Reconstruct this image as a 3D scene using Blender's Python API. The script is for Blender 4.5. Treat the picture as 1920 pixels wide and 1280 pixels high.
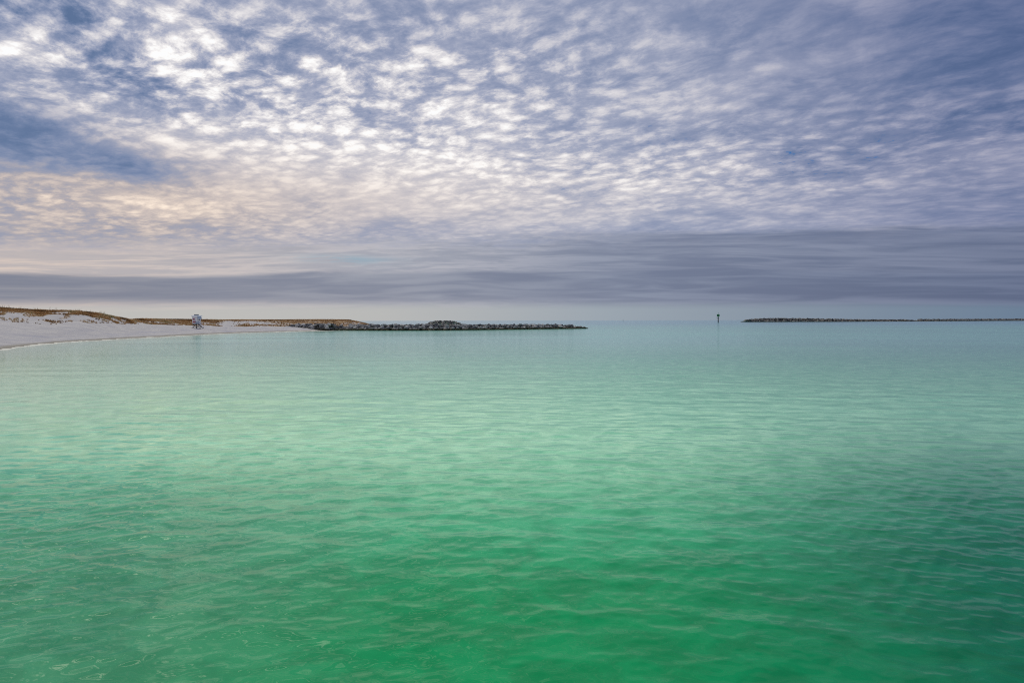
import bpy, math, random
import numpy as np

random.seed(7)
rng = np.random.default_rng(11)
scene = bpy.context.scene
for o in list(bpy.data.objects):
    bpy.data.objects.remove(o)

# ------------------------------------------------------------------ camera
H = 4.0                 # eye height above the water
F = 1067.0              # focal length in photo pixels (20 mm on full frame)
CX, HY = 960.0, 600.8   # where the level optical axis meets the picture
ROLL = 0.0021
cam_d = bpy.data.cameras.new('camera')
cam = bpy.data.objects.new('camera', cam_d)
scene.collection.objects.link(cam)
cam.location = (0, 0, H)
cam.rotation_euler = (math.radians(90), ROLL, 0)
cam_d.sensor_width = 36
cam_d.lens = F * 36 / 1920
cam_d.shift_y = -(640 - HY) / 1920
cam_d.clip_start = 0.1
cam_d.clip_end = 90000
scene.camera = cam
scene.render.resolution_x, scene.render.resolution_y = 1024, 682
scene.view_settings.view_transform = 'Standard'
scene.view_settings.look = 'None'
scene.view_settings.gamma = 1
scene.view_settings.exposure = 0
scene.cycles.use_denoising = False
scene.cycles.max_bounces = 6
scene.cycles.filter_width = 1.05
scene.cycles.sample_clamp_indirect = 2.0
scene.cycles.sample_clamp_direct = 2.5

def unroll(px, py):
    dx, dy = px - CX, py - HY
    return dx * math.cos(ROLL) - dy * math.sin(ROLL), dx * math.sin(ROLL) + dy * math.cos(ROLL)
def at(px, py, Y):
    """world point seen at a photo pixel at depth Y"""
    dx, dy = unroll(px, py)
    return (dx / F * Y, Y, H - dy / F * Y)
def on_water(px, py):
    dx, dy = unroll(px, py)
    Y = H * F / dy
    return (dx / F * Y, Y, 0.0)

# ------------------------------------------------------------------ colours
def lin(c):
    c = c / 255.0
    return c / 12.92 if c <= 0.04045 else ((c + 0.055) / 1.055) ** 2.4
def rgb(r, g, b, k=1.0):
    return (lin(r) * k, lin(g) * k, lin(b) * k, 1.0)

# ------------------------------------------------------------------ node helper
class G:
    def __init__(self, nt):
        self.nt = nt
    def n(self, t, **kw):
        nd = self.nt.nodes.new(t)
        for k, v in kw.items():
            setattr(nd, k, v)
        return nd
    def put(self, sock, v):
        if isinstance(v, bpy.types.NodeSocket):
            self.nt.links.new(v, sock)
        elif v is not None:
            sock.default_value = v
    def m(self, op, a, b=None, c=None, clamp=False):
        nd = self.n('ShaderNodeMath', operation=op, use_clamp=clamp)
        self.put(nd.inputs[0], a); self.put(nd.inputs[1], b)
        if c is not None: self.put(nd.inputs[2], c)
        return nd.outputs[0]
    def add(self, *a):
        r = a[0]
        for b in a[1:]: r = self.m('ADD', r, b)
        return r
    def mul(self, a, b): return self.m('MULTIPLY', a, b)
    def sub(self, a, b): return self.m('SUBTRACT', a, b)
    def mad(self, a, b, c): return self.m('MULTIPLY_ADD', a, b, c)
    def rng(self, v, a, b, c=0.0, d=1.0, smooth=True):
        nd = self.n('ShaderNodeMapRange', interpolation_type='SMOOTHSTEP' if smooth else 'LINEAR')
        nd.clamp = True
        for i, x in enumerate((v, a, b, c, d)): self.put(nd.inputs[i], x)
        return nd.outputs[0]
    def xyz(self, x, y, z=0.0):
        nd = self.n('ShaderNodeCombineXYZ')
        self.put(nd.inputs[0], x); self.put(nd.inputs[1], y); self.put(nd.inputs[2], z)
        return nd.outputs[0]
    def sep(self, v):
        nd = self.n('ShaderNodeSeparateXYZ'); self.put(nd.inputs[0], v)
        return nd.outputs
    def noise(self, v, scale, detail=2.0, rough=0.5, dist=0.0, lac=2.0):
        nd = self.n('ShaderNodeTexNoise')
        self.put(nd.inputs['Vector'], v); nd.inputs['Scale'].default_value = scale
        nd.inputs['Detail'].default_value = detail; nd.inputs['Roughness'].default_value = rough
        nd.inputs['Distortion'].default_value = dist; nd.inputs['Lacunarity'].default_value = lac
        return nd.outputs['Fac']
    def noisec(self, v, scale, detail=2.0):
        nd = self.n('ShaderNodeTexNoise'); self.put(nd.inputs['Vector'], v)
        nd.inputs['Scale'].default_value = scale; nd.inputs['Detail'].default_value = detail
        return nd.outputs['Color']
    def vor(self, v, scale, smooth=0.6, rnd=1.0):
        nd = self.n('ShaderNodeTexVoronoi', feature='SMOOTH_F1')
        self.put(nd.inputs['Vector'], v); nd.inputs['Scale'].default_value = scale
        nd.inputs['Smoothness'].default_value = smooth; nd.inputs['Randomness'].default_value = rnd
        return nd.outputs['Distance']
    def mix(self, f, a, b, mode='MIX'):
        nd = self.n('ShaderNodeMix', data_type='RGBA', blend_type=mode)
        self.put(nd.inputs[0], f); self.put(nd.inputs[6], a); self.put(nd.inputs[7], b)
        return nd.outputs[2]
    def vm(self, op, a, b=None, s=None):
        nd = self.n('ShaderNodeVectorMath', operation=op)
        self.put(nd.inputs[0], a)
        if b is not None: self.put(nd.inputs[1], b)
        if s is not None: self.put(nd.inputs['Scale'], s)
        return nd.outputs[0] if op not in ('DOT_PRODUCT', 'LENGTH') else nd.outputs['Value']
    def ramp(self, f, stops, interp='LINEAR'):
        nd = self.n('ShaderNodeValToRGB'); cr = nd.color_ramp; cr.interpolation = interp
        while len(cr.elements) < len(stops): cr.elements.new(0.5)
        for e, (p, c) in zip(cr.elements, stops):
            e.position = p; e.color = c
        self.put(nd.inputs[0], f)
        return nd.outputs[0]

# ------------------------------------------------------------------ sky
SUN_AZ, SUN_EL = math.radians(-31), math.radians(58)
world = bpy.data.worlds.new('World')
scene.world = world
world.use_nodes = True
world.cycles.sampling_method = 'MANUAL'
world.cycles.sample_map_resolution = 1024
wn = world.node_tree
wn.nodes.clear()
g = G(wn)
D = g.vm('NORMALIZE', g.n('ShaderNodeTexCoord').outputs['Generated'])
dx, dy, dz = g.sep(D)
zc = g.m('MAXIMUM', dz, 0.0)
hl = g.m('SQRT', g.add(g.mul(dx, dx), g.mul(dy, dy), 1e-6))
T = g.m('DIVIDE', zc, hl)                 # tangent of the elevation
A = g.m('ARCTAN2', dx, dy)                # azimuth
den = g.add(zc, 0.115)
qx, qy = g.m('DIVIDE', dx, den), g.m('DIVIDE', dy, den)   # the cloud deck as a plane overhead
Q = g.xyz(qx, qy)

def sky_pos(px, py):
    a = math.atan((px - CX) / F)
    return a, (HY - (py)) / F * math.cos(a)
def blob(px, py, rx, ry, amp, rot=0.0):
    """soft mass of the cloud deck centred on a bearing and an elevation"""
    a0, t0 = sky_pos(px, py)
    c = math.cos(a0)
    ra, rt = rx / F * c * c, ry / F * c
    da, dt = g.sub(A, a0), g.sub(T, t0)
    if rot:
        cr, sr = math.cos(rot), math.sin(rot)
        da, dt = g.add(g.mul(da, cr), g.mul(dt, sr)), g.sub(g.mul(dt, cr), g.mul(da, sr))
    e = g.add(g.m('POWER', g.m('ABSOLUTE', g.mul(da, 1 / ra)), 2), g.m('POWER', g.m('ABSOLUTE', g.mul(dt, 1 / rt)), 2))
    return g.mul(g.m('EXPONENT', g.mul(e, -1)), amp)

# wandering of the coordinates so that nothing has a clean edge
w1 = g.vm('SUBTRACT', g.noisec(Q, 3.0, 2), (0.5, 0.5, 0.5))
Qw = g.vm('ADD', Q, g.vm('SCALE', w1, s=0.12))
rot = math.radians(-30)
wx, wy, _ = g.sep(Qw)
rx_ = g.add(g.mul(wx, math.cos(rot)), g.mul(wy, math.sin(rot)))
ry_ = g.sub(g.mul(wy, math.cos(rot)), g.mul(wx, math.sin(rot)))
Qr = g.xyz(g.mul(rx_, 0.82), g.mul(ry_, 1.05))
puff = g.vor(Qr, 13.5, 0.4)                         # altocumulus cells
puff2 = g.noise(Qr, 14.5, 9, 0.60, 0.15)
puff3 = g.noise(Qr, 32.0, 6, 0.68, 0.1)
lump = g.noise(Qr, 4.6, 8, 0.60, 0.3)
craw = g.add(g.mul(g.sub(0.42, puff), 1.35), g.mul(g.sub(puff2, 0.5), 2.0), g.mul(g.sub(puff3, 0.5), 0.9), g.mul(g.sub(lump, 0.5), 0.9))
cells = g.add(g.mul(g.sub(g.rng(craw, -0.58, 0.62), 0.5), 0.98), g.mul(g.sub(puff3, 0.5), 1.0), g.mul(craw, 0.25))
big = g.noise(g.xyz(g.mul(rx_, 0.75), ry_), 2.0, 6, 0.55, 0.4)
wisp = g.noise(g.xyz(g.mul(rx_, 0.35), ry_), 5.0, 7, 0.6, 0.8)

base = g.add(0.54,
    blob(720, 240, 500, 160, 0.24), blob(560, 60, 330, 110, 0.08), blob(330, 200, 260, 70, 0.10),
    blob(90, 290, 260, 34, -0.42), blob(30, 215, 170, 50, -0.34), blob(225, 120, 120, 50, -0.34, -0.5), blob(250, 310, 80, 20, -0.2),
    blob(110, 15, 170, 34, -0.22), blob(45, 85, 100, 24, 0.34, 0.3), blob(210, 30, 60, 26, 0.2, -0.5), blob(330, 30, 70, 22, 0.2, -0.6),
    blob(1880, 60, 420, 230, -0.30), blob(1250, 60, 330, 110, -0.05), blob(1000, 20, 200, 50, -0.06),
    blob(1350, 340, 420, 50, 0.10), blob(150, 380, 500, 60, 0.20), blob(700, 320, 520, 70, 0.20),
    blob(1850, 420, 300, 90, -0.08), blob(900, 390, 500, 40, 0.06), blob(900, 90, 60, 200, 0.03))
# contrast of the cells over the deck
con = g.add(0.11, blob(150, 390, 500, 70, 0.20), blob(560, 150, 560, 200, 0.40), blob(1250, 320, 620, 80, 0.19), blob(100, 80, 300, 120, 0.12), blob(600, 340, 520, 80, -0.19), blob(1050, 120, 250, 120, 0.10))
con = g.mul(con, g.rng(T, 0.10, 0.27, 0.55, 1.0))
smoothr = g.rng(A, 0.05, 0.45)
B = g.add(base, g.mul(cells, con), g.mul(g.sub(g.rng(lump, 0.34, 0.66), 0.5), g.add(0.10, blob(230, 60, 420, 150, 0.24))), g.mul(g.sub(big, 0.5), 0.60), g.mul(g.mul(g.sub(wisp, 0.5), 0.55), smoothr))
B = g.m('MAXIMUM', g.m('MINIMUM', B, 1.15), 0.0)
deck = g.ramp(g.mul(B, 0.87), [
    (0.0, rgb(84, 108, 146)), (0.16, rgb(108, 127, 163)), (0.33, rgb(140, 150, 178)),
    (0.48, rgb(164, 170, 192)), (0.62, rgb(196, 196, 207)), (0.80, rgb(230, 226, 227)), (1.0, rgb(255, 253, 250, 1.12))], 'B_SPLINE')
# warm light low on the left, cool on the right
warm = g.m('MINIMUM', g.add(blob(0, 400, 700, 130, 0.95), blob(500, 370, 700, 90, 0.5)), 1.0)
deck = g.mix(g.mul(warm, g.rng(B, 0.25, 0.7)), deck, g.mix(1.0, deck, rgb(255, 239, 222), 'MULTIPLY'))
cool = g.rng(A, 0.15, 0.80)
deck = g.mix(g.mul(cool, 0.8), deck, g.mix(1.0, deck, rgb(222, 220, 232), 'MULTIPLY'))
deck = g.mix(g.rng(g.add(g.mul(A, 0.5), T), 0.55, 1.1, 0, 0.6), deck, g.mix(1.0, deck, rgb(190, 200, 225), 'MULTIPLY'))
# clear sky in the few breaks
nish = g.n('ShaderNodeTexSky', sky_type='NISHITA')
nish.sun_disc = False
nish.sun_elevation = SUN_EL
nish.sun_rotation = SUN_AZ
gap = g.mul(g.rng(g.add(cells, g.mul(g.sub(big, 0.5), 0.8)), -0.80, -1.0), g.m('MINIMUM', g.add(blob(1400, 300, 560, 60, 1.2), blob(900, 230, 300, 60, 0.5)), 1.0))
deck = g.mix(gap, deck, rgb(52, 112, 176))

# low stratus sheets, stretched along the horizon
T2 = g.m('DIVIDE', zc, g.m('MAXIMUM', dy, g.mul(hl, 0.4)))
T2 = g.add(T2, g.mul(g.mul(g.sub(g.noise(g.xyz(g.mul(A, 1.6), g.mul(T2, 7)), 1.0, 3), 0.5), 0.05), g.rng(T2, 0.0, 0.12)))
S = g.xyz(g.mul(A, 2.0), g.mul(T2, 26), g.mul(A, 0.3))
st = g.noise(S, 1.0, 6, 0.6, 0.7)
st2 = g.noise(g.xyz(g.mul(A, 5), g.mul(T2, 75)), 1.0, 4, 0.5, 0.9)
st3 = g.noise(g.xyz(g.mul(A, 14), g.mul(T2, 130)), 1.0, 6, 0.6, 1.2)
Tn = g.add(T2, g.mul(g.sub(st, 0.5), 0.014), g.mul(g.sub(g.noise(g.xyz(A, 0), 2.3, 2), 0.5), 0.010))
Ar = g.rng(A, -0.75, 0.75, 0, 1, False)
Tsh = g.add(Tn, g.mul(A, -0.012))
# colours of the lower sky from left to right
upper_c = g.ramp(Ar, [(0, rgb(222, 203, 190)), (0.35, rgb(186, 184, 190)), (0.6, rgb(150, 156, 174)), (1, rgb(122, 130, 156))])
upper_d = g.ramp(Ar, [(0, rgb(192, 182, 180)), (0.35, rgb(162, 164, 175)), (0.6, rgb(130, 138, 158)), (1, rgb(106, 116, 142))])
band_c = g.ramp(Ar, [(0, rgb(118, 124, 143)), (0.35, rgb(124, 130, 150)), (0.65, rgb(112, 121, 146)), (1, rgb(88, 100, 130))])
band_l = g.ramp(Ar, [(0, rgb(140, 143, 156)), (0.35, rgb(150, 154, 168)), (0.65, rgb(136, 145, 166)), (1, rgb(108, 119, 148))])
pale_c = g.ramp(Ar, [(0, rgb(192, 190, 186)), (0.35, rgb(184, 185, 184)), (0.6, rgb(156, 167, 177)), (1, rgb(104, 126, 150))])
col = deck
k1 = g.rng(g.add(T2, g.mul(g.sub(st3, 0.5), 0.05)), 0.156, 0.118)       # flat upper layer
col = g.mix(g.mul(k1, 0.92), col, g.mix(g.rng(g.add(g.mul(st2, 0.6), g.mul(st3, 0.4)), 0.40, 0.60), upper_d, upper_c))
# grey shelf on the right between the layers
shelf = g.mul(g.rng(g.add(Tsh, g.mul(g.sub(st3, 0.5), 0.016)), 0.162, 0.146), g.rng(A, -0.12, 0.30))
col = g.mix(g.mul(shelf, 0.85), col, g.mix(g.rng(g.add(g.mul(st, 0.5), g.mul(st2, 0.5)), 0.38, 0.62), band_c, g.mix(0.5, upper_c, band_l)))
tealgap = g.mul(blob(650, 486, 90, 8, 1.0), g.rng(st3, 0.35, 0.55))
col = g.mix(tealgap, col, rgb(150, 170, 185))
k2 = g.mul(g.rng(Tn, 0.090, 0.080), g.rng(g.add(T2, g.mul(g.sub(st2, 0.5), 0.016)), 0.022, 0.044))
col = g.mix(g.mul(k2, 0.92), col, g.mix(g.rng(g.add(g.mul(st, 0.5), g.mul(st2, 0.5)), 0.38, 0.65), band_c, band_l))
k3 = g.rng(g.add(T2, g.mul(g.sub(st2, 0.5), 0.012)), 0.036, 0.016)
col = g.mix(g.mul(k3, 0.96), col, pale_c)

# warm bright patch added out of frame, below the sun, for ripple glints
sd = (math.sin(SUN_AZ) * math.cos(SUN_EL), math.cos(SUN_AZ) * math.cos(SUN_EL), math.sin(SUN_EL))
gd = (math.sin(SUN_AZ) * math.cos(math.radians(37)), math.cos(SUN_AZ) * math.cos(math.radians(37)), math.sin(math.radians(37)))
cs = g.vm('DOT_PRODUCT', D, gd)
glint_glow = g.m('EXPONENT', g.mul(g.sub(cs, 1.0), 15.0))
glint_glow = g.mul(g.mul(glint_glow, g.rng(T, 0.55, 0.66)), g.rng(cells, 0.0, 0.5, 0.1, 2.5))
boost = g.add(1.0, g.mul(g.mul(glint_glow, 2.6), g.rng(B, 0.2, 0.9, 0.3, 1.0)))
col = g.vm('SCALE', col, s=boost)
col = g.mix(g.mul(g.m('MINIMUM', glint_glow, 1.0), 0.8), col, g.mix(1.0, col, (1.0, 0.93, 0.62, 1), 'MULTIPLY'))
# the sky seen through thin cloud everywhere: a little of the physical sky
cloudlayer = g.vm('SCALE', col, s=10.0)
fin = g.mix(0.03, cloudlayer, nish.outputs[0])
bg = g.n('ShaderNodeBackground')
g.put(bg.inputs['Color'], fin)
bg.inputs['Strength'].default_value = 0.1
wo = g.n('ShaderNodeOutputWorld')
wn.links.new(bg.outputs[0], wo.inputs['Surface'])

# ------------------------------------------------------------------ sun, veiled by cloud
sl = bpy.data.lights.new('sun', 'SUN')
sl.energy = 1.7
sl.angle = math.radians(12)
sl.color = (1.0, 0.95, 0.86)
sun = bpy.data.objects.new('sun', sl)
scene.collection.objects.link(sun)
from mathutils import Vector, Matrix
sun.rotation_euler = Vector(sd).to_track_quat('Z', 'Y').to_euler()
sun.location = (sd[0] * 50, sd[1] * 50, sd[2] * 50)

# ------------------------------------------------------------------ object helpers
def link(o, parent=None):
    scene.collection.objects.link(o)
    if parent is not None: o.parent = parent
    return o
def mesh_np(name, verts, faces, mat, parent=None, smooth=False, attrs=None):
    """verts (N,3); faces (M,3|4) ndarray or list"""
    me = bpy.data.meshes.new(name)
    verts = np.asarray(verts, dtype=np.float32)
    if isinstance(faces, np.ndarray):
        k = faces.shape[1]
        me.vertices.add(len(verts)); me.vertices.foreach_set('co', verts.ravel())
        me.loops.add(faces.size); me.loops.foreach_set('vertex_index', faces.astype(np.int32).ravel())
        me.polygons.add(len(faces))
        me.polygons.foreach_set('loop_start', np.arange(0, faces.size, k, dtype=np.int32))
        me.polygons.foreach_set('loop_total', np.full(len(faces), k, dtype=np.int32))
        me.polygons.foreach_set('use_smooth', np.full(len(faces), smooth, dtype=bool))
        me.update(calc_edges=True)
    else:
        me.from_pydata([tuple(map(float, v)) for v in verts], [], faces)
        for p in me.polygons: p.use_smooth = smooth
    for an, (ty, arr) in (attrs or {}).items():
        a = me.attributes.new(an, ty, 'POINT')
        a.data.foreach_set('color' if ty == 'FLOAT_COLOR' else 'value', np.asarray(arr, dtype=np.float32).ravel())
    me.materials.append(mat)
    return link(bpy.data.objects.new(name, me), parent)
def tag(o, label=None, cat=None, group=None, kind=None):
    if label: o['label'] = label
    if cat: o['category'] = cat
    if group: o['group'] = group
    if kind: o['kind'] = kind
    return o
def new_mat(name):
    m = bpy.data.materials.new(name); m.use_nodes = True
    m.node_tree.nodes.clear()
    gg = G(m.node_tree)
    bs = gg.n('ShaderNodeBsdfPrincipled'); out = gg.n('ShaderNodeOutputMaterial')
    m.node_tree.links.new(bs.outputs[0], out.inputs[0])
    return m, gg, bs
def grid_faces(nr, nc, off=0):
    i = np.arange(nr - 1)[:, None] * nc + np.arange(nc - 1)[None, :] + off
    return np.stack([i, i + 1, i + nc + 1, i + nc], -1).reshape(-1, 4)
def vnoise(x, y, seed=0):
    """smooth value noise for numpy arrays"""
    def h(i, j):
        n = (i.astype(np.int64) * 374761393 + j.astype(np.int64) * 668265263 + seed * 974634777) & 0xffffffff
        n = ((n ^ (n >> 13)) * 1274126177) & 0xffffffff
        return ((n ^ (n >> 16)) & 0xffff) / 65535.0
    xi, yi = np.floor(x), np.floor(y)
    fx, fy = x - xi, y - yi
    fx, fy = fx * fx * (3 - 2 * fx), fy * fy * (3 - 2 * fy)
    a, b, c, d = h(xi, yi), h(xi + 1, yi), h(xi, yi + 1), h(xi + 1, yi + 1)
    return (a * (1 - fx) + b * fx) * (1 - fy) + (c * (1 - fx) + d * fx) * fy
def fbm(x, y, seed=0, oct=4):
    s, a, t = 0, 1.0, 0
    for k in range(oct):
        s = s + a * vnoise(x * 2 ** k, y * 2 ** k, seed + k); t += a; a *= 0.5
    return s / t
def sstep(a, b, x):
    t = np.clip((x - a) / (b - a), 0, 1)
    return t * t * (3 - 2 * t)

# ------------------------------------------------------------------ the beach and the dunes
SH = np.array([on_water(*p)[:2] for p in [(-700, 760), (-300, 690), (-100, 667), (0, 655.5), (60, 648.5), (110, 643), (200, 637.5), (300, 632), (370, 628), (450, 624.3), (580, 620.8), (620, 620)]])
SHU = np.array([-700, -300, -100, 0, 60, 110, 200, 300, 370, 450, 580, 620])
# photo column: dune foot (row, depth), dune crest (row, depth)
DT = np.array([
    (-700, 585, 95, 530, 130), (-300, 596, 112, 560, 140), (-80, 600, 122, 573, 150),
    (0, 604, 125, 578.0, 150), (40, 606, 128, 580.5, 152), (90, 609, 132, 582.5, 155), (150, 607, 140, 584.5, 160),
    (185, 606.5, 150, 588, 165), (215, 607, 160, 594, 172), (245, 608, 170, 600, 182), (262, 608, 176, 598.5, 195),
    (300, 609, 185, 599.5, 205), (370, 611, 205, 599.8, 225), (420, 612, 215, 600.2, 250), (520, 612.5, 236, 600, 285),
    (600, 613, 255, 599.5, 300), (655, 613, 262, 600, 300), (682, 614, 268, 605.5, 300), (700, 616, 275, 611, 300), (730, 624, 285, 622, 300)])
us = np.concatenate([np.arange(-700, -100, 14), np.arange(-100, 735, 2.4)])
ts = np.concatenate([np.linspace(-0.28, 0, 8)[:-1], np.linspace(0, 1, 60)[:-1], np.linspace(1, 2, 70)[:-1], np.linspace(2, 5, 40)])
Ys = np.interp(us, np.append(SHU, [660, 735]), np.append(SH[:, 1], [258, 275]))
base_y, Yb, cr_y, Yc = [np.interp(us, DT[:, 0], DT[:, i]) for i in (1, 2, 3, 4)]
dyb = (us - CX) * math.sin(ROLL) + (base_y - HY); dyc = (us - CX) * math.sin(ROLL) + (cr_y - HY)
zb = H - dyb / F * Yb; zcr = H - dyc / F * Yc
Yb = np.maximum(Yb, Ys + 6)
U, TT = np.meshgrid(us, ts)
Ysg, Ybg, Ycg, zbg, zcg = [np.broadcast_to(a, U.shape) for a in (Ys, Yb, Yc, zb, zcr)]
t01 = np.clip(TT, None, 1); t12 = np.clip(TT - 1, 0, 1); t2 = np.clip(TT - 2, 0, 3) / 3
Yg = np.where(TT < 1, Ysg + t01 * (Ybg - Ysg), np.where(TT < 2, Ybg + t12 * (Ycg - Ybg), Ycg + t2 * 260))
Xg = (U - CX) / F * Yg
zbeach = np.where(t01 < 0, t01 * 2.0, zbg * (0.55 * np.clip(t01, 0, 1) + 0.45 * sstep(0, 1, t01)))
sm = t12 * t12 * (3 - 2 * t12)
zd = zbg + (zcg - zbg) * sm
zg = np.where(TT <= 1, zbeach, zd) - t2 * np.maximum(0.8, zcg * 0.35) - np.clip(t2 - 0.75, 0, 1) * 24
relief = fbm(Xg / 9, Yg / 9, 3, 4) - 0.5
amp = np.where(TT < 1, 0.10 * np.clip(TT, 0, 1), 0.10 + 1.5 * np.sin(np.pi * np.clip(TT - 1, 0, 1)) * np.clip((zcg - zbg) / 4, 0.25, 1))
amp = np.where(TT >= 2, 0.15, amp)
zg = zg + relief * amp + (fbm(Xg / 1.7, Yg / 1.7, 9, 2) - 0.5) * 0.12 * np.clip(TT, 0, 1)
# where dune plants grow
bare = np.exp(-((U - 428) / 15) ** 2 - ((TT - 1.3) / 0.55) ** 2) + 0.8 * np.exp(-((U - 475) / 40) ** 2 - ((TT - 1.55) / 0.15) ** 2)
veg = sstep(1.05, 1.75, TT + 0.9 * (fbm(Xg / 7, Yg / 7, 21, 3) - 0.5)) * sstep(0.35, 0.62, fbm(Xg / 2.5, Yg / 3.5, 31, 3) + 0.35 * sstep(1.5, 2.0, TT) + 0.10 * (U > 240))
veg = veg * (1 - np.clip(bare * 1.2, 0, 1))
lowveg = sstep(235, 262, U) * sstep(1.0, 1.12, TT) * sstep(0.40, 0.55, fbm(Xg / 6, Yg / 6, 41, 3)) * (1 - np.clip(bare * 1.3, 0, 1))
veg = np.clip(np.maximum(veg, lowveg * 0.85), 0, 1)
veg = np.where(TT > 1.93, np.maximum(veg, 0.8), veg)

m_sand, s, bs = new_mat('sand')
pos = s.n('ShaderNodeNewGeometry').outputs['Position']
X_, Y_, Z_ = s.sep(pos)
va = s.n('ShaderNodeAttribute', attribute_name='veg').outputs['Fac']
n1 = s.noise(pos, 0.35, 5, 0.6); n2 = s.noise(pos, 3.2, 4, 0.65); n3 = s.noise(s.xyz(s.mul(X_, 0.5), s.mul(Y_, 0.08)), 1.0, 4, 0.6)
c = s.mix(s.rng(n1, 0.35, 0.65), rgb(178, 175, 171), rgb(192, 188, 180))
c = s.mix(s.mul(s.rng(n2, 0.5, 0.75), 0.16), c, rgb(132, 133, 148))
c = s.mix(s.mul(s.rng(n3, 0.45, 0.65), s.rng(Z_, 3.0, 1.0, 0.05, 0.5)), c, rgb(160, 160, 168))
c = s.mix(s.rng(s.add(Z_, s.mul(s.sub(n1, 0.5), 0.25)), 0.42, 0.16), c, rgb(150, 145, 130))
gr = s.mix(s.rng(n2, 0.35, 0.65), rgb(140, 110, 72), rgb(190, 164, 122))
c = s.mix(s.mul(s.rng(s.add(va, s.mul(s.sub(n2, 0.5), 0.9)), 0.25, 0.75), 0.85), c, gr)
s.put(bs.inputs['Base Color'], c); bs.inputs['Roughness'].default_value = 0.9
bs.inputs['Specular IOR Level'].default_value = 0.15
bp = s.n('ShaderNodeBump'); bp.inputs['Strength'].default_value = 0.45; bp.inputs['Distance'].default_value = 0.15
s.put(bp.inputs['Height'], s.add(s.noise(pos, 1.3, 5, 0.65), s.mul(n2, 0.3))); s.put(bs.inputs['Normal'], bp.outputs[0])
V = np.stack([Xg, Yg, zg], -1).reshape(-1, 3)
beach = mesh_np('sand_beach', V, grid_faces(*U.shape), m_sand, smooth=True, attrs={'veg': ('FLOAT', veg.ravel())})
tag(beach, 'white sand beach rising to low dunes', None, None, 'structure')

def ground_z(ui, ti):
    """height on the terrain grid at fractional column u, row t"""
    i = np.clip(np.searchsorted(us, ui) - 1, 0, len(us) - 2); j = np.clip(np.searchsorted(ts, ti) - 1, 0, len(ts) - 2)
    fu = (ui - us[i]) / (us[i + 1] - us[i]); ft = (ti - ts[j]) / (ts[j + 1] - ts[j])
    def bl(Z): return (Z[j, i] * (1 - fu) + Z[j, i + 1] * fu) * (1 - ft) + (Z[j + 1, i] * (1 - fu) + Z[j + 1, i + 1] * fu) * ft
    return bl(Xg), bl(Yg), bl(zg), bl(veg)

# ------------------------------------------------------------------ dune plants
def leaf_mat(name, stops):
    m, s, bs = new_mat(name)
    a = s.n('ShaderNodeAttribute', attribute_name='tone').outputs['Fac']
    s.put(bs.inputs['Base Color'], s.ramp(a, stops)); bs.inputs['Roughness'].default_value = 0.85
    bs.inputs['Specular IOR Level'].default_value = 0.1
    return m
m_grass = leaf_mat('dry_grass', [(0, rgb(112, 90, 56)), (0.3, rgb(174, 134, 84)), (0.6, rgb(206, 170, 118)), (0.85, rgb(216, 198, 154)), (1, rgb(120, 122, 74))])
def tufts(name, P, tone, hgt, nb, width, spread):
    """fans of narrow bent blades, one fan per point"""
    n = len(P)
    P = np.repeat(P, nb, 0); tone = np.clip(np.repeat(tone, nb) + rng.normal(0, 0.08, n * nb), 0, 1); h = np.repeat(hgt, nb) * rng.uniform(0.5, 1.15, n * nb)
    a = rng.uniform(0, 2 * np.pi, n * nb); lean = rng.uniform(0.05, 1.0, n * nb) * spread
    r0 = rng.uniform(0, 0.22, n * nb) * spread
    base = P + np.stack([np.cos(a) * r0, np.sin(a) * r0, np.full(n * nb, -0.05)], -1)
    wv = np.stack([-np.sin(a + 0.6), np.cos(a + 0.6), 0 * a], -1) * (width * rng.uniform(0.6, 1.3, n * nb))[:, None]
    mid = base + np.stack([np.cos(a) * h * lean * 0.3, np.sin(a) * h * lean * 0.3, h * 0.6], -1)
    tip = base + np.stack([np.cos(a) * h * lean, np.sin(a) * h * lean, h * (1 - 0.25 * lean)], -1)
    V = np.stack([base - wv, base + wv, mid + wv * 0.8, mid - wv * 0.8, tip], 1).reshape(-1, 3)
    k = np.arange(n * nb) * 5
    Fq = np.concatenate([np.stack([k, k + 1, k + 2], -1), np.stack([k, k + 2, k + 3], -1), np.stack([k + 3, k + 2, k + 4], -1)])
    return mesh_np(name, V, Fq, m_grass, attrs={'tone': ('FLOAT', np.repeat(tone, 5))})
cu = rng.uniform(-500, 712, 90000); ct = np.where(rng.random(90000) < 0.3, rng.uniform(1.85, 2.25, 90000), rng.uniform(1.0, 2.0, 90000))
gx, gy, gz, gv = ground_z(cu, ct)
keep = (rng.random(len(cu)) < gv ** 1.3 * 0.55) & (gz > 0.8)
gx, gy, gz, gv, cu2, ct2 = [a[keep] for a in (gx, gy, gz, gv, cu, ct)]
tone = np.clip(fbm(gx / 5, gy / 5, 55, 3) * 1.5 - 0.33 + rng.normal(0, 0.10, len(gx)), 0, 1)
o = tufts('dune_grass', np.stack([gx, gy, gz], -1), tone, 0.30 + 0.28 * rng.random(len(gx)), 7, 0.045, 0.8)
tag(o, 'dry brown grass and low scrub covering the dunes', None, None, 'stuff')
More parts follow.
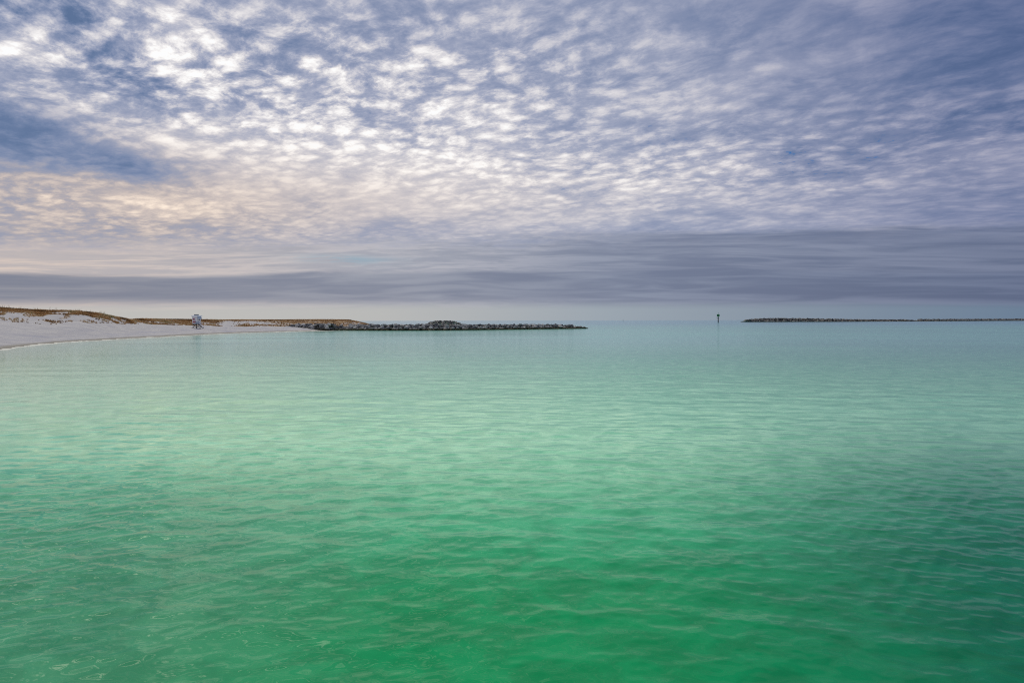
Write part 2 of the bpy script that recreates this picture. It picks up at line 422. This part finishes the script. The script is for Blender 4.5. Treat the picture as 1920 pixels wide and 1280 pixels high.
# tall sea oats along the crest at the left
cu = np.concatenate([rng.uniform(-300, 215, 330), rng.uniform(215, 420, 70)]); ct = rng.uniform(1.9, 2.15, len(cu))
dens = fbm(cu / 14, cu * 0, 77, 3)
k_ = rng.random(len(cu)) < sstep(0.3, 0.6, dens); cu, ct = cu[k_], ct[k_]
gx, gy, gz, gv = ground_z(cu, ct)
hh = np.where(cu < 200, rng.uniform(0.7, 1.5, len(cu)), rng.uniform(0.4, 0.8, len(cu)))
o = tufts('sea_oats', np.stack([gx, gy, gz], -1), np.clip(rng.uniform(0.6, 1.0, len(gx)), 0, 1), hh, 3, 0.022, 0.25)
tag(o, 'tall thin sea oats standing along the dune crest', None, None, 'stuff')

# ------------------------------------------------------------------ water
f = 569.0
r_near = 1 / np.linspace(1 / 3.6, 1 / 260.0, 1120)
r_far = 260 * (45000 / 260.0) ** (np.arange(1, 60) / 59.0)
rr = np.concatenate([[0.4, 1.2, 2.2, 3.0], r_near, r_far])
azf = np.radians(np.linspace(-50, 50, 1500))
azc = np.radians(np.linspace(50, 310, 66)[1:-1])
az = np.concatenate([azf, azc, [azf[0] + 2 * np.pi]])
Rg, Ag = np.meshgrid(rr, az, indexing='ij')
Xw, Yw = Rg * np.sin(Ag), Rg * np.cos(Ag)
dr = np.gradient(rr)[:, None]
patch = 0.55 + 0.9 * fbm(Xw / 6.0 + 3, Yw / 9.0, 61, 3)
calm = sstep(0.30, 0.62, fbm(Xw / 14, Yw / 22 + 7, 71, 3))
zw = np.zeros_like(Rg); xo = np.zeros_like(Rg); yo = np.zeros_like(Rg)
NW = 100
rows_ok = rr < 260
for i in range(NW):
    lam = 0.13 * (8.0 / 0.13) ** (i / (NW - 1.0)) * rng.uniform(0.93, 1.07)
    th = math.radians(-94 + rng.normal(0, 17))   # travel direction
    if i % 3 == 1: th += math.radians(24)
    if i % 5 == 2: th -= math.radians(34)
    slope = 0.0215 * (1.0 if lam > 0.18 else 0.8) * (1.0 if lam < 0.30 else (0.30 / lam) ** 1.05)
    k = 2 * math.pi / lam
    amp_i = slope / k * 1.41
    fade = 1 - sstep(lam / 5.5, lam / 3.0, dr)
    env = patch if lam > 0.5 else patch * (0.35 + 0.9 * calm)
    rsel = (fade[:, 0] > 0.001) & rows_ok
    kx, ky, ph = k * math.cos(th), k * math.sin(th), rng.uniform(0, 6.283)
    ae = amp_i * fade[rsel] * env[rsel]; phs = kx * Xw[rsel] + ky * Yw[rsel] + ph
    zw[rsel] += ae * np.sin(phs)
    cph = 1.7 * ae * np.cos(phs)                      # crests drawn together, troughs opened
    xo[rsel] += kx / k * cph; yo[rsel] += ky / k * cph
zw[0:4] *= 0; xo[0:4] *= 0; yo[0:4] *= 0
# distance to the shore for the depth
d2 = np.full(Xw.shape, 1e9)
P0 = SH[:-1]; P1 = SH[1:]
lowr = rr < 400
xx, yy = Xw[lowr], Yw[lowr]
dd = np.full(xx.shape, 1e9)
for a, b in list(zip(P0, P1)) + [(SH[-1], np.array([-60.0, 262.0]))]:
    ab = b - a; t = np.clip(((xx - a[0]) * ab[0] + (yy - a[1]) * ab[1]) / (ab @ ab), 0, 1)
    dd = np.minimum(dd, np.hypot(xx - a[0] - t * ab[0], yy - a[1] - t * ab[1]))
d2[lowr] = dd
shal = np.exp(-d2 / 9.0)
damp = 1 - 0.75 * np.exp(-d2 / 5.0)
zw *= damp; xo *= damp; yo *= damp
def gauss(x0, y0, sx, sy): return np.exp(-((Xw - x0) / sx) ** 2 - ((Yw - y0) / sy) ** 2)
def C(*c): return np.array([lin(v) for v in c])
def mixc(col, c, w): return col * (1 - w[..., None]) + c * w[..., None]
ratio = np.clip(Ag, -1.2, 1.2); ratio = np.where(np.cos(Ag) < 0, np.sign(np.sin(Ag)) * 0.8, ratio)
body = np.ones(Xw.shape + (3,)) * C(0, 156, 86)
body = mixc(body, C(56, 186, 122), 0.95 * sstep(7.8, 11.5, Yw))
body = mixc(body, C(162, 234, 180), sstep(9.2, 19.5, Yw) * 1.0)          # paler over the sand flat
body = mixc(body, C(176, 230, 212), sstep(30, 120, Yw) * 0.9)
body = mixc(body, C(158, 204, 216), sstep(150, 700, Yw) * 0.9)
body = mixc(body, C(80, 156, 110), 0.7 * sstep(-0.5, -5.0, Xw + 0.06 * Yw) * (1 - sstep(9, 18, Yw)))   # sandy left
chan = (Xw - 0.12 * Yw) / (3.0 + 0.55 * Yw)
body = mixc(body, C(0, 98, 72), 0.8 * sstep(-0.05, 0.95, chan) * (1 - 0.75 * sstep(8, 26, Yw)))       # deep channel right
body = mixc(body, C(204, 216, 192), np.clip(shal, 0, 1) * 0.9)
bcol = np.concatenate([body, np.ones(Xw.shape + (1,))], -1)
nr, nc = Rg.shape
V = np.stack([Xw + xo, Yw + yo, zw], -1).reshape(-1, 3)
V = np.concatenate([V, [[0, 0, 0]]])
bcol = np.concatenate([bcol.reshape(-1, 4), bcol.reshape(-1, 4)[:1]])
quads = grid_faces(nr, nc)[:, ::-1]
me_faces = quads
m_water, s, bs = new_mat('water')
pos = s.n('ShaderNodeNewGeometry').outputs['Position']
X_, Y_, Z_ = s.sep(pos)
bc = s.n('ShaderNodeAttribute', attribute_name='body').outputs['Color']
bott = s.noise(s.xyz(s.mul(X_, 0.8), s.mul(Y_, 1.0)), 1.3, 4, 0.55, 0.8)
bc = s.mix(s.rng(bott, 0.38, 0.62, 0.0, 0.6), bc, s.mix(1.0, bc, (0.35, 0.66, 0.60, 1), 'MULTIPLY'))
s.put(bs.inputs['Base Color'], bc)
bs.inputs['IOR'].default_value = 1.30
big = s.noise(s.xyz(s.mul(X_, 0.012), s.mul(Y_, 0.035)), 1.0, 5, 0.6, 0.4)
s.put(bs.inputs['Roughness'], s.add(s.rng(big, 0.35, 0.65, 0.02, 0.05), s.rng(Y_, 20, 150, 0.0, 0.085)))
bp = s.n('ShaderNodeBump'); bp.inputs['Distance'].default_value = 0.02
s.put(bp.inputs['Strength'], s.mul(s.rng(big, 0.3, 0.7, 0.2, 0.6), s.rng(Y_, 8, 35, 0.15, 1.0)))
b1 = s.noise(s.xyz(s.mul(X_, 2.2), s.mul(Y_, 4.5)), 1.0, 3, 0.5, 0.6)
b2 = s.noise(s.xyz(s.mul(X_, 0.22), s.mul(Y_, 0.75)), 1.0, 4, 0.55, 0.5)
s.put(bp.inputs['Height'], s.add(b1, s.mul(b2, 2.2)))
s.put(bs.inputs['Normal'], bp.outputs[0])
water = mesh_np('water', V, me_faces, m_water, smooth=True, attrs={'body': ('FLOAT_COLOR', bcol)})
tag(water, 'calm emerald green water', None, None, 'structure')

# thin line of foam at the water's edge
fs = np.linspace(-300, 640, 700)
Yf = np.interp(fs, np.append(SHU, 660), np.append(SH[:, 1], 258))
Xf = (fs - CX) / F * Yf
tg = np.stack([np.gradient(Xf), np.gradient(Yf)], -1); tg /= np.linalg.norm(tg, axis=1)[:, None]
nrm = np.stack([tg[:, 1], -tg[:, 0]], -1)          # towards the water (right)
wob = (fbm(fs / 9, fs * 0, 5, 3) - 0.5) * 1.6
wd = 0.25 + 0.75 * sstep(0.35, 0.75, fbm(fs / 22, fs * 0, 15, 3))
rowsf = []
for q, zq in ((-0.6, 0.012), (0.0, 0.045), (0.6, 0.03), (1.0, 0.004)):
    off = wob + q * wd
    rowsf.append(np.stack([Xf + nrm[:, 0] * off, Yf + nrm[:, 1] * off, np.full_like(Xf, zq) + np.where(off < 0, -off * 0.13, 0)], -1))
m_foam, s, bs = new_mat('foam')
bs.inputs['Base Color'].default_value = rgb(214, 212, 192); bs.inputs['Roughness'].default_value = 0.6
o = mesh_np('foam', np.concatenate(rowsf), grid_faces(4, len(fs)), m_foam, smooth=True)
tag(o, 'thin pale line of foam along the beach', None, None, 'stuff')

# ------------------------------------------------------------------ stone
def rock_material(name, c0, c1, c2, z_alga):
    m, s, bs = new_mat(name)
    pos = s.n('ShaderNodeNewGeometry').outputs['Position']
    z = s.sep(pos)[2]
    oi = s.n('ShaderNodeObjectInfo').outputs['Random']
    ta = s.n('ShaderNodeAttribute', attribute_name='tone').outputs['Fac']
    tone = s.m('FRACT', s.add(s.mul(oi, 0.999), ta))
    n = s.noise(pos, 1.1, 5, 0.65); n2 = s.noise(pos, 4.5, 4, 0.6)
    c = s.ramp(tone, [(0, c0), (0.45, c1), (0.9, c2), (1, c2)])
    c = s.mix(s.rng(n, 0.4, 0.7, 0, 0.6), c, s.mix(1.0, c, (0.45, 0.45, 0.45, 1), 'MULTIPLY'))
    zz = s.add(z, s.mul(s.sub(n, 0.5), 0.9 * z_alga))
    c = s.mix(s.rng(zz, z_alga * 1.25, z_alga * 0.75), c, s.mix(s.rng(n2, 0.4, 0.6), rgb(52, 44, 26), rgb(62, 66, 30)))
    s.put(bs.inputs['Base Color'], c); bs.inputs['Roughness'].default_value = 0.85
    bp = s.n('ShaderNodeBump'); bp.inputs['Strength'].default_value = 0.8; bp.inputs['Distance'].default_value = 0.12
    s.put(bp.inputs['Height'], s.add(n, s.mul(n2, 0.4))); s.put(bs.inputs['Normal'], bp.outputs[0])
    return m
m_rock = rock_material('granite_boulder', rgb(76, 77, 78), rgb(128, 128, 126), rgb(194, 190, 180), 0.75)
import bmesh
def rock_arrays(seed, sub=2):
    r = np.random.default_rng(seed)
    bm = bmesh.new(); bmesh.ops.create_icosphere(bm, subdivisions=sub, radius=1.0)
    v = np.array([q.co[:] for q in bm.verts]); fc = np.array([[q.index for q in p.verts] for p in bm.faces]); bm.free()
    for _ in range(11):                      # cut flat facets
        n = r.normal(size=3); n /= np.linalg.norm(n); d = r.uniform(0.52, 0.85)
        dist = v @ n; over = np.clip(dist - d, 0, None); v = v - over[:, None] * n
    v += r.normal(0, 0.025, v.shape)
    v *= np.array([r.uniform(0.95, 1.35), r.uniform(0.75, 1.05), r.uniform(0.6, 0.9)])
    return v, fc
ROCKS = [rock_arrays(100 + i) for i in range(16)]
rock_me = []
for i, (v, fc) in enumerate(ROCKS):
    o = mesh_np('boulder', v, fc, m_rock)
    rock_me.append(o.data); bpy.data.objects.remove(o)

def curve_pts(tab):
    tab = np.array(tab, float)
    L = np.concatenate([[0], np.cumsum(np.hypot(np.diff(tab[:, 0]), np.diff(tab[:, 1])))])
    return tab, L
rocks = []   # (x, y, z, size, tier, place)
def lay_rocks(tab, size, place, step=0.80, back=1.0, jit=0.25):
    """boulders laid in rising courses on the seaward face, over the crest and down the back.
    tab rows: X, Y of the toe line, crest height, toe height"""
    tab, L = curve_pts(tab)
    n = int(L[-1] / (size * step * 1.0))
    for a in range(n):
        s0 = (a + 0.5) / n * L[-1]
        x, y, hc, ht = [np.interp(s0, L, tab[:, i]) for i in range(4)]
        x2, y2 = np.interp(s0 + 1, L, tab[:, 0]), np.interp(s0 + 1, L, tab[:, 1]); x1, y1 = np.interp(s0 - 1, L, tab[:, 0]), np.interp(s0 - 1, L, tab[:, 1])
        t = np.array([x2 - x1, y2 - y1]); t /= np.linalg.norm(t); nn = np.array([-t[1], t[0]])
        if nn[1] < 0: nn = -nn
        h = hc - ht
        courses = max(1, int(round(h / (size * 0.50))))
        for c in range(courses + 1):
            fz = c / max(1, courses)
            sz = size * rng.uniform(0.72, 1.28)
            off = fz * h * 1.15 + rng.uniform(-jit, jit) * size
            al = rng.uniform(-0.45, 0.45) * size * step + (0.5 * size * step if c % 2 else 0)
            z = ht + fz * (h - size * 0.42) + rng.uniform(-0.10, 0.10) * size
            tier = 'toe' if c == 0 else ('crest' if c == courses else 'face')
            rocks.append((x + t[0] * al + nn[0] * off, y + t[1] * al + nn[1] * off, z, sz, tier, place, s0 / L[-1]))
        for c in range(int(back * 2)):       # behind the crest
            sz = size * rng.uniform(0.75, 1.2)
            off = h * 1.15 + size * (0.8 + 0.8 * c)
            rocks.append((x + nn[0] * off + rng.uniform(-.3, .3), y + nn[1] * off + rng.uniform(-.3, .3), hc - size * 0.42 - 0.25 * c * size, sz, 'back', place, s0 / L[-1]))
def toe(px, py, top, dsl=3.0):
    x, y, _ = on_water(px, py)
    zc_ = at(px, top + 1.3, y + dsl)[2]
    return (x, y, zc_, 0.1)
def sand_toe(px, py, Y, top):
    x, y, z = at(px, py, Y)
    return (x, y, at(px, top, Y + 2)[2], z)
near = [sand_toe(522, 614.3, 247, 612.5), sand_toe(545, 614.5, 243, 606.5), sand_toe(580, 615.5, 238, 605.5), sand_toe(610, 617, 232, 605.5),
        toe(640, 619.0, 606), toe(700, 619.6, 606), toe(760, 619.6, 605.5), toe(820, 619.4, 606), toe(900, 618.6, 606), toe(960, 617.8, 606),
        toe(1010, 617.1, 606), toe(1050, 616.6, 606.3), toe(1078, 616.2, 607), toe(1090, 616.0, 610), toe(1100, 615.8, 613.5)]
lay_rocks(near, 1.75, 'near')
# the tall heap of smaller stones behind the middle
hx, hy, _ = at(832, 600, 272)
for a in range(150):
    r_ = math.sqrt(rng.random()); th = rng.uniform(0, 2 * math.pi)
    fall = max(0.0, 1 - r_ ** 2.2)
    ex = r_ * math.cos(th) * 9.5
    zt = 1.8 + (at(832, 600.4, 272)[2] - 2.4) * min(1.0, fall * 1.25)
    rocks.append((hx + ex, hy + r_ * math.sin(th) * 6, zt, rng.uniform(0.9, 1.45), 'face' if zt < 3.2 else 'crest', 'heap', a / 150))
# the far breakwater
far = []
for px, by, ty in [(1394, 603.4, 602.4), (1402, 603.5, 599.5), (1412, 603.6, 596.5), (1440, 603.5, 594.8), (1480, 603.4, 594.6), (1520, 603.3, 595.2), (1570, 603.2, 596.2),
                   (1620, 602.9, 597.2), (1660, 602.6, 597.4), (1700, 602.4, 597.3), (1722, 602.3, 599.2), (1729, 602.3, 598.2), (1732, 602.2, 596.6), (1780, 602.0, 596.6), (1850, 601.6, 596.4), (1930, 601.2, 596.2), (2060, 600.9, 596.2)]:
    x, y, _ = on_water(px, by)
    far.append((x, y, max(0.6, at(px, ty + 1.2, y + 6)[2]), 0.0))
lay_rocks(far, 4.6, 'far', back=0.5)

def rock_rot(r):
    return Matrix.Rotation(r.uniform(0, 6.28), 4, 'Z') @ Matrix.Rotation(r.uniform(-0.5, 0.5), 4, 'X') @ Matrix.Rotation(r.uniform(-0.4, 0.4), 4, 'Y')
# those that show largest are things of their own
def show(r):
    if r[5] == 'far': return 0
    if r[4] == 'back': return 0
    return r[3] / r[1] * (0.8 if r[4] == 'toe' else 1)
order = sorted(range(len(rocks)), key=lambda i: -show(rocks[i]))
single = set(order[:300])
R_ = random.Random(5)
place_words = {0: 'where the jetty leaves the sand', 1: 'before the dune end', 2: 'left of the tall heap', 3: 'below the tall heap',
               4: 'just right of the tall heap', 5: 'on the outer half of the jetty', 6: 'near the seaward jetty tip'}
restV, restF, restT = [], [], []
off = 0
nb = 0
for i, rk in enumerate(rocks):
    x, y, z, sz, tier, place, s_ = rk
    vi = R_.randrange(len(ROCKS))
    M = Matrix.Translation((x, y, z)) @ rock_rot(R_) @ Matrix.Diagonal((sz / 2 * 1.12, sz / 2 * 1.12, sz / 2 * 1.12, 1))
    if i in single:
        o = bpy.data.objects.new('boulder', rock_me[vi]); link(o); o.matrix_world = M
        if place == 'heap':
            wh = 'on the tall heap behind the jetty'
        else:
            px_ = CX + x / y * F
            wh = place_words[int(np.searchsorted([625, 690, 790, 870, 960, 1050], px_))]
        big_ = 'large' if sz > 1.95 else ('small' if sz < 1.4 else 'mid-sized')
        tw = {'toe': 'weed-stained jetty boulder at the waterline', 'face': 'grey jetty boulder half way up', 'crest': 'grey jetty boulder along the top'}[tier]
        if tier == 'toe' and wh == place_words[0]: tw = 'grey boulder resting on the sand'
        tag(o, f'{big_} {tw}, {wh}', 'boulder', 'boulders of the near rock jetty')
        nb += 1
    else:
        v, fc = ROCKS[vi]
        Mn = np.array(M)
        restV.append(v @ Mn[:3, :3].T + Mn[:3, 3]); restF.append(fc + off); restT.append(np.full(len(v), R_.random())); off += len(v)
# the packed core of small stone under the boulders, near and far
def core(tab, size, drop):
    global off
    tab, L = curve_pts(tab)
    n = int(L[-1] / (size * 0.5)); prof = []
    for a in range(n + 1):
        s0 = a / n * L[-1]
        x, y, hc, ht = [np.interp(s0, L, tab[:, i]) for i in range(4)]
        h = hc - ht
        top = max(ht - 0.2, hc - drop)
        e = min(s0, L[-1] - s0); top = top if e > size else ht - 0.5
        prof.append([(x, y + size * 0.1, ht - 1.0), (x, y + 0.35 * h, ht + (top - ht) * 0.35), (x, y + h * 1.0 + size * 0.3, top), (x, y + h * 1.2 + size * 1.6, top), (x, y + h * 2.6 + size * 2, ht - 1.0)])
    P = np.array(prof).reshape(-1, 3); P[:, 2] += rng.normal(0, size * 0.06, len(P)); P[:, 1] += rng.normal(0, size * 0.06, len(P))
    q = grid_faces(n + 1, 5)
    restV.append(P); restF.append(np.concatenate([q[:, [0, 1, 2]], q[:, [0, 2, 3]]]) + off); restT.append(np.full(len(P), 0.02)); off += len(P)
core(near, 1.75, 1.05)
core(far, 4.6, 2.8)
m_rest = rock_material('breakwater_stone', rgb(60, 60, 60), rgb(98, 97, 92), rgb(150, 145, 132), 0.9)
o = mesh_np('breakwater_rocks', np.concatenate(restV), np.concatenate(restF), m_rest, attrs={'tone': ('FLOAT', np.concatenate(restT))})
tag(o, 'many rocks of the far breakwater and the back of the near jetty', None, None, 'stuff')
print('ROCKS', len(rocks), nb)

# ------------------------------------------------------------------ small builders
def solid_mat(name, c, rough=0.6, wear=0.0, wc=(0.3, 0.28, 0.25, 1)):
    m, s, bs = new_mat(name)
    pos = s.n('ShaderNodeNewGeometry').outputs['Position']
    n = s.noise(pos, 3.0, 5, 0.65)
    s.put(bs.inputs['Base Color'], s.mix(s.rng(n, 0.5, 0.75, 0, wear), c, wc)); bs.inputs['Roughness'].default_value = rough
    return m
class MB:
    def __init__(self): self.bm = bmesh.new()
    def box(self, c, d, rot=None):
        M = Matrix.Translation(c) @ (rot.to_4x4() if rot is not None else Matrix.Identity(4)) @ Matrix.Diagonal((*d, 1))
        bmesh.ops.create_cube(self.bm, size=1, matrix=M); return self
    def bar(self, a, b, w, h=None):
        a, b = Vector(a), Vector(b); v = b - a
        q = v.to_track_quat('Z', 'Y').to_matrix()
        return self.box((a + b) / 2, (w, h or w, v.length), q)
    def cyl(self, a, b, r1, r2=None, seg=14):
        a, b = Vector(a), Vector(b); v = b - a
        M = Matrix.Translation((a + b) / 2) @ v.to_track_quat('Z', 'Y').to_matrix().to_4x4()
        bmesh.ops.create_cone(self.bm, cap_ends=True, segments=seg, radius1=r1, radius2=r1 if r2 is None else r2, depth=v.length, matrix=M); return self
    def poly(self, vs, fs):
        b = [self.bm.verts.new(v) for v in vs]
        for q in fs: self.bm.faces.new([b[i] for i in q])
        return self
    def build(self, name, mat, parent=None):
        bmesh.ops.recalc_face_normals(self.bm, faces=self.bm.faces)
        me = bpy.data.meshes.new(name); self.bm.to_mesh(me); self.bm.free(); me.materials.append(mat)
        return link(bpy.data.objects.new(name, me), parent)
def empty(name, loc, rz=0.0):
    o = bpy.data.objects.new(name, None); link(o); o.location = loc; o.rotation_euler = (0, 0, rz); o.empty_display_size = 0.3
    return o

# ------------------------------------------------------------------ lifeguard tower
m_white = solid_mat('weathered_white_paint', rgb(240, 238, 236), 0.6, 0.2, rgb(150, 150, 155))
m_roof = solid_mat('pale_blue_roof', rgb(205, 214, 224), 0.5, 0.2, rgb(160, 170, 180))
m_grey = solid_mat('grey_vent', rgb(120, 122, 124), 0.6, 0.3)
m_wood = solid_mat('weathered_timber', rgb(96, 90, 82), 0.8, 0.5, rgb(60, 54, 48))
m_blue = solid_mat('pale_blue_panel', rgb(146, 176, 196), 0.6, 0.2)
m_red = solid_mat('faded_red', rgb(168, 92, 108), 0.6, 0.3, rgb(190, 150, 160))
m_dark = solid_mat('dark_window', rgb(58, 54, 66), 0.25, 0.0)
TY = 205.0
best = None
for tq in np.linspace(0.3, 1.1, 161):
    q = ground_z(368.5, tq)
    row = HY + (H - q[2]) / q[1] * F - (368.5 - CX) * math.sin(ROLL)
    if best is None or abs(row - 615.3) < best[0]: best = (abs(row - 615.3), q)
tx, ty_, tz = best[1][:3]
TY = ty_
print('TOWER', tx, ty_, tz, best[0])
tower = empty('lifeguard_tower', (tx, ty_, tz), math.radians(-14))
tag(tower, 'small white lifeguard tower on braced legs standing on the beach before the dunes', 'lifeguard tower')
S_ = TY / F
zf = 7.6 * S_            # floor height
ht_ = 14.2 * S_          # cabin height
wb, wt = 4.7 * S_, 5.5 * S_   # half widths at the floor and under the roof (walls lean outward)
for sx in (-1, 1):
    for sy in (-1, 1):
        MB().bar((sx * wb * 0.95, sy * wb * 0.95, -0.6), (sx * wb * 0.82, sy * wb * 0.82, zf - 0.09), 0.17).build('leg', m_wood, tower)
for sy in (-1, 1):
    MB().bar((-wb * 0.92, sy * (wb * 0.93 + .12), 0.1), (wb * 0.84, sy * (wb * 0.84 + .12), zf - 0.15), 0.09, 0.13).build('brace', m_wood, tower)
    MB().bar((wb * 0.92, sy * (wb * 0.93 - .12), 0.1), (-wb * 0.84, sy * (wb * 0.84 - .12), zf - 0.15), 0.09, 0.13).build('brace', m_wood, tower)
MB().box((0, -0.25, zf), (2 * wb + 0.3, 2 * wb + 0.5, 0.13)).build('deck', m_wood, tower)
wz = zf + 0.09
def wallc(w, z): return [(-w, -w, z), (w, -w, z), (w, w, z), (-w, w, z)]
cab = MB().poly(wallc(wb, wz) + wallc(wt, wz + ht_), [(0, 1, 5, 4), (1, 2, 6, 5), (2, 3, 7, 6), (3, 0, 4, 7), (3, 2, 1, 0), (4, 5, 6, 7)]).build('cabin', m_white, tower)
def fy(z): return -(wb + (wt - wb) * (z - wz) / ht_)
z1, z2 = wz + ht_ * 0.56, wz + ht_ * 0.80
# red rescue sign and shuttered windows on the front wall
for (face, xa, xb, za, zb_, nm, mt) in (('front', -wb * .72, wb * .35, .50, .76, 'window', m_red), ('front', -wb * .72, wb * .55, .16, .38, 'sign', m_red),
                                        ('side', -wb * .10, wb * .42, .46, .74, 'window', m_dark), ('side', -wb * 0.92, wb * .30, 0.0, .30, 'panel', m_blue), ('front', wb * .62, wb * .92, 0.0, .30, 'panel', m_blue)):
    za_, zz_ = wz + ht_ * za + .03, wz + ht_ * zb_
    def pt(u, z, out):
        w_ = -fy(z) + out
        return (u, -w_, z) if face == 'front' else (w_, u, z)
    w = MB().poly([pt(xa, za_, .02), pt(xb, za_, .02), pt(xb, zz_, .02), pt(xa, zz_, .02), pt(xa, za_, .08), pt(xb, za_, .08), pt(xb, zz_, .08), pt(xa, zz_, .08)],
                  [(4, 5, 6, 7), (0, 3, 2, 1), (0, 1, 5, 4), (1, 2, 6, 5), (2, 3, 7, 6), (3, 0, 4, 7)]).build(nm, mt, tower)
    if nm == 'window' and mt is m_red: w['label'] = 'window with a faded red surround'
    if nm == 'window':
        fr = MB()
        for (p, q) in (((xa, za_), (xb, za_)), ((xa, zz_), (xb, zz_)), ((xa, za_), (xa, zz_)), ((xb, za_), (xb, zz_))):
            fr.bar(pt(*p, .09), pt(*q, .09), 0.07)
        fr.build('frame', m_white, w)
rz_ = wz + ht_
ro = 6.5 * S_
rf = MB().box((0.10, 0, rz_ + .08), (2 * ro, 2 * ro, 0.14))
rf.poly([(-ro + .1, -ro, rz_ + .152), (ro + .1, -ro, rz_ + .152), (ro + .1, ro, rz_ + .152), (-ro + .1, ro, rz_ + .152), (-ro * .5, -ro * .5, rz_ + .40), (ro * .5, -ro * .5, rz_ + .40), (ro * .5, ro * .5, rz_ + .40), (-ro * .5, ro * .5, rz_ + .40)],
        [(0, 1, 5, 4), (1, 2, 6, 5), (2, 3, 7, 6), (3, 0, 4, 7), (4, 5, 6, 7)])
roof = rf.build('roof', m_roof, tower)
MB().box((-0.05, 0, rz_ + .52), (1.0, 1.0, 0.22)).box((-0.05, 0, rz_ + .66), (1.15, 1.15, 0.06)).build('vent', m_grey, roof)
sh = MB().poly([(wt + .02, -wt * .9, wz + ht_ * .93), (wt + .02, wt * .9, wz + ht_ * .93), (wt + .45, wt * .9, wz + ht_ * .70), (wt + .45, -wt * .9, wz + ht_ * .62),
                (wt + .02, -wt * .9, wz + ht_ * .93 + .05), (wt + .02, wt * .9, wz + ht_ * .93 + .05), (wt + .47, wt * .9, wz + ht_ * .70 + .05), (wt + .47, -wt * .9, wz + ht_ * .70 + .05)],
               [(0, 1, 2, 3), (7, 6, 5, 4), (0, 4, 5, 1), (1, 5, 6, 2), (2, 6, 7, 3), (3, 7, 4, 0)]).build('shutter', m_roof, tower)
rp = MB().bar((wb + .2, -wb * .5, zf), (wb + 2.3, -wb * .6, 0.0), 0.5, 0.08)
rp.build('ramp', m_wood, tower)
rl = MB()
for yy_ in (-wb * .5 - .27, -wb * .5 + .27):
    rl.bar((wb + .2, yy_, zf + .8), (wb + 2.25, yy_ - .1, .75), 0.07)
    for q in (0.02, 0.5, 0.98):
        xq = wb + .2 + 2.05 * q
        rl.bar((xq, yy_ - .1 * q, zf * (1 - q) - .0), (xq, yy_ - .1 * q, zf * (1 - q) + .8), 0.07)
rl.build('handrail', m_white, tower)

# ------------------------------------------------------------------ channel markers
m_pile = solid_mat('tarred_pile', rgb(38, 34, 32), 0.8, 0.5, rgb(60, 56, 46))
m_green = solid_mat('green_dayboard', rgb(14, 104, 52), 0.5, 0.15, rgb(60, 130, 90))
m_lgreen = solid_mat('reflective_green_edge', rgb(60, 150, 96), 0.5)
m_steel = solid_mat('pale_steel', rgb(170, 178, 176), 0.5, 0.3)
def marker(px, base, top, boards=True):
    x, y, _ = on_water(px, base)
    s1 = y / F                              # metres per photo pixel
    hgt = at(px, top, y)[2]
    t = empty('channel_marker', (x, y, 0), math.atan2(-x, y))
    u = hgt / 18.0
    MB().cyl((0, 0, -2), (0, 0, 8.6 * u), .95 * u, .85 * u).cyl((-.0, 0, 8.6 * u), (0, 0, 8.8 * u), .9 * u).build('pile', m_pile, t)
    pl = MB().box((-.6 * u, 0, 9.05 * u), (5.2 * u, 2.6 * u, .45 * u))
    for sx in (-1, 1): pl.bar((0, -sx * .5 * u, 7.2 * u), (sx * 1.9 * u, 0, 8.9 * u), .22 * u)
    pl.build('platform', m_pile, t)
    MB().cyl((0.1 * u, 0, 9.28 * u), (0.1 * u, 0, 11.2 * u), 1.15 * u, 1.0 * u).build('battery_box', m_steel, t)
    if boards:
        for yq, rz in ((-1.5 * u, 0.0), (1.5 * u, 0.0)):
            b = MB().box((0.1 * u, yq, 13.1 * u), (4.6 * u, .18 * u, 3.9 * u)).build('dayboard', m_green, t)
            e = MB()
            w2, h2 = 2.3 * u, 1.95 * u
            for (p, q) in (((-w2, -h2), (w2, -h2)), ((-w2, h2), (w2, h2)), ((-w2, -h2), (-w2, h2)), ((w2, -h2), (w2, h2))):
                e.bar((p[0] + .1 * u, yq * 1.08, 13.1 * u + p[1]), (q[0] + .1 * u, yq * 1.08, 13.1 * u + q[1]), .3 * u, .12 * u)
            e.build('border', m_lgreen, b)
        MB().bar((0.1 * u, -1.4 * u, 12.2 * u), (0.1 * u, 1.4 * u, 12.2 * u), .3 * u).bar((.1 * u, 0, 11.2 * u), (.1 * u, 0, 16.2 * u), .3 * u).build('frame', m_steel, t)
        MB().cyl((0.1 * u, 0, 16.2 * u), (.1 * u, 0, 17.2 * u), .55 * u, .55 * u).cyl((.1 * u, 0, 17.2 * u), (.1 * u, 0, 18.0 * u), .5 * u, .15 * u).build('lantern', m_lgreen, t)
    else:
        MB().cyl((.1 * u, 0, 11.2 * u), (.1 * u, 0, 15.5 * u), .8 * u, .5 * u).cyl((.1 * u, 0, 15.5 * u), (.1 * u, 0, 18 * u), .9 * u, .5 * u).build('lantern', m_steel, t)
    return t
t = marker(1346.6, 604.2, 586.2)
tag(t, 'channel marker with a green square board on a dark pile, left of the far breakwater', 'channel marker', 'channel markers')
t = marker(1168.3, 602.9, 598.0, boards=False)
tag(t, 'tiny grey far-off channel marker on the horizon, between the jetty tip and green marker', 'channel marker', 'channel markers')
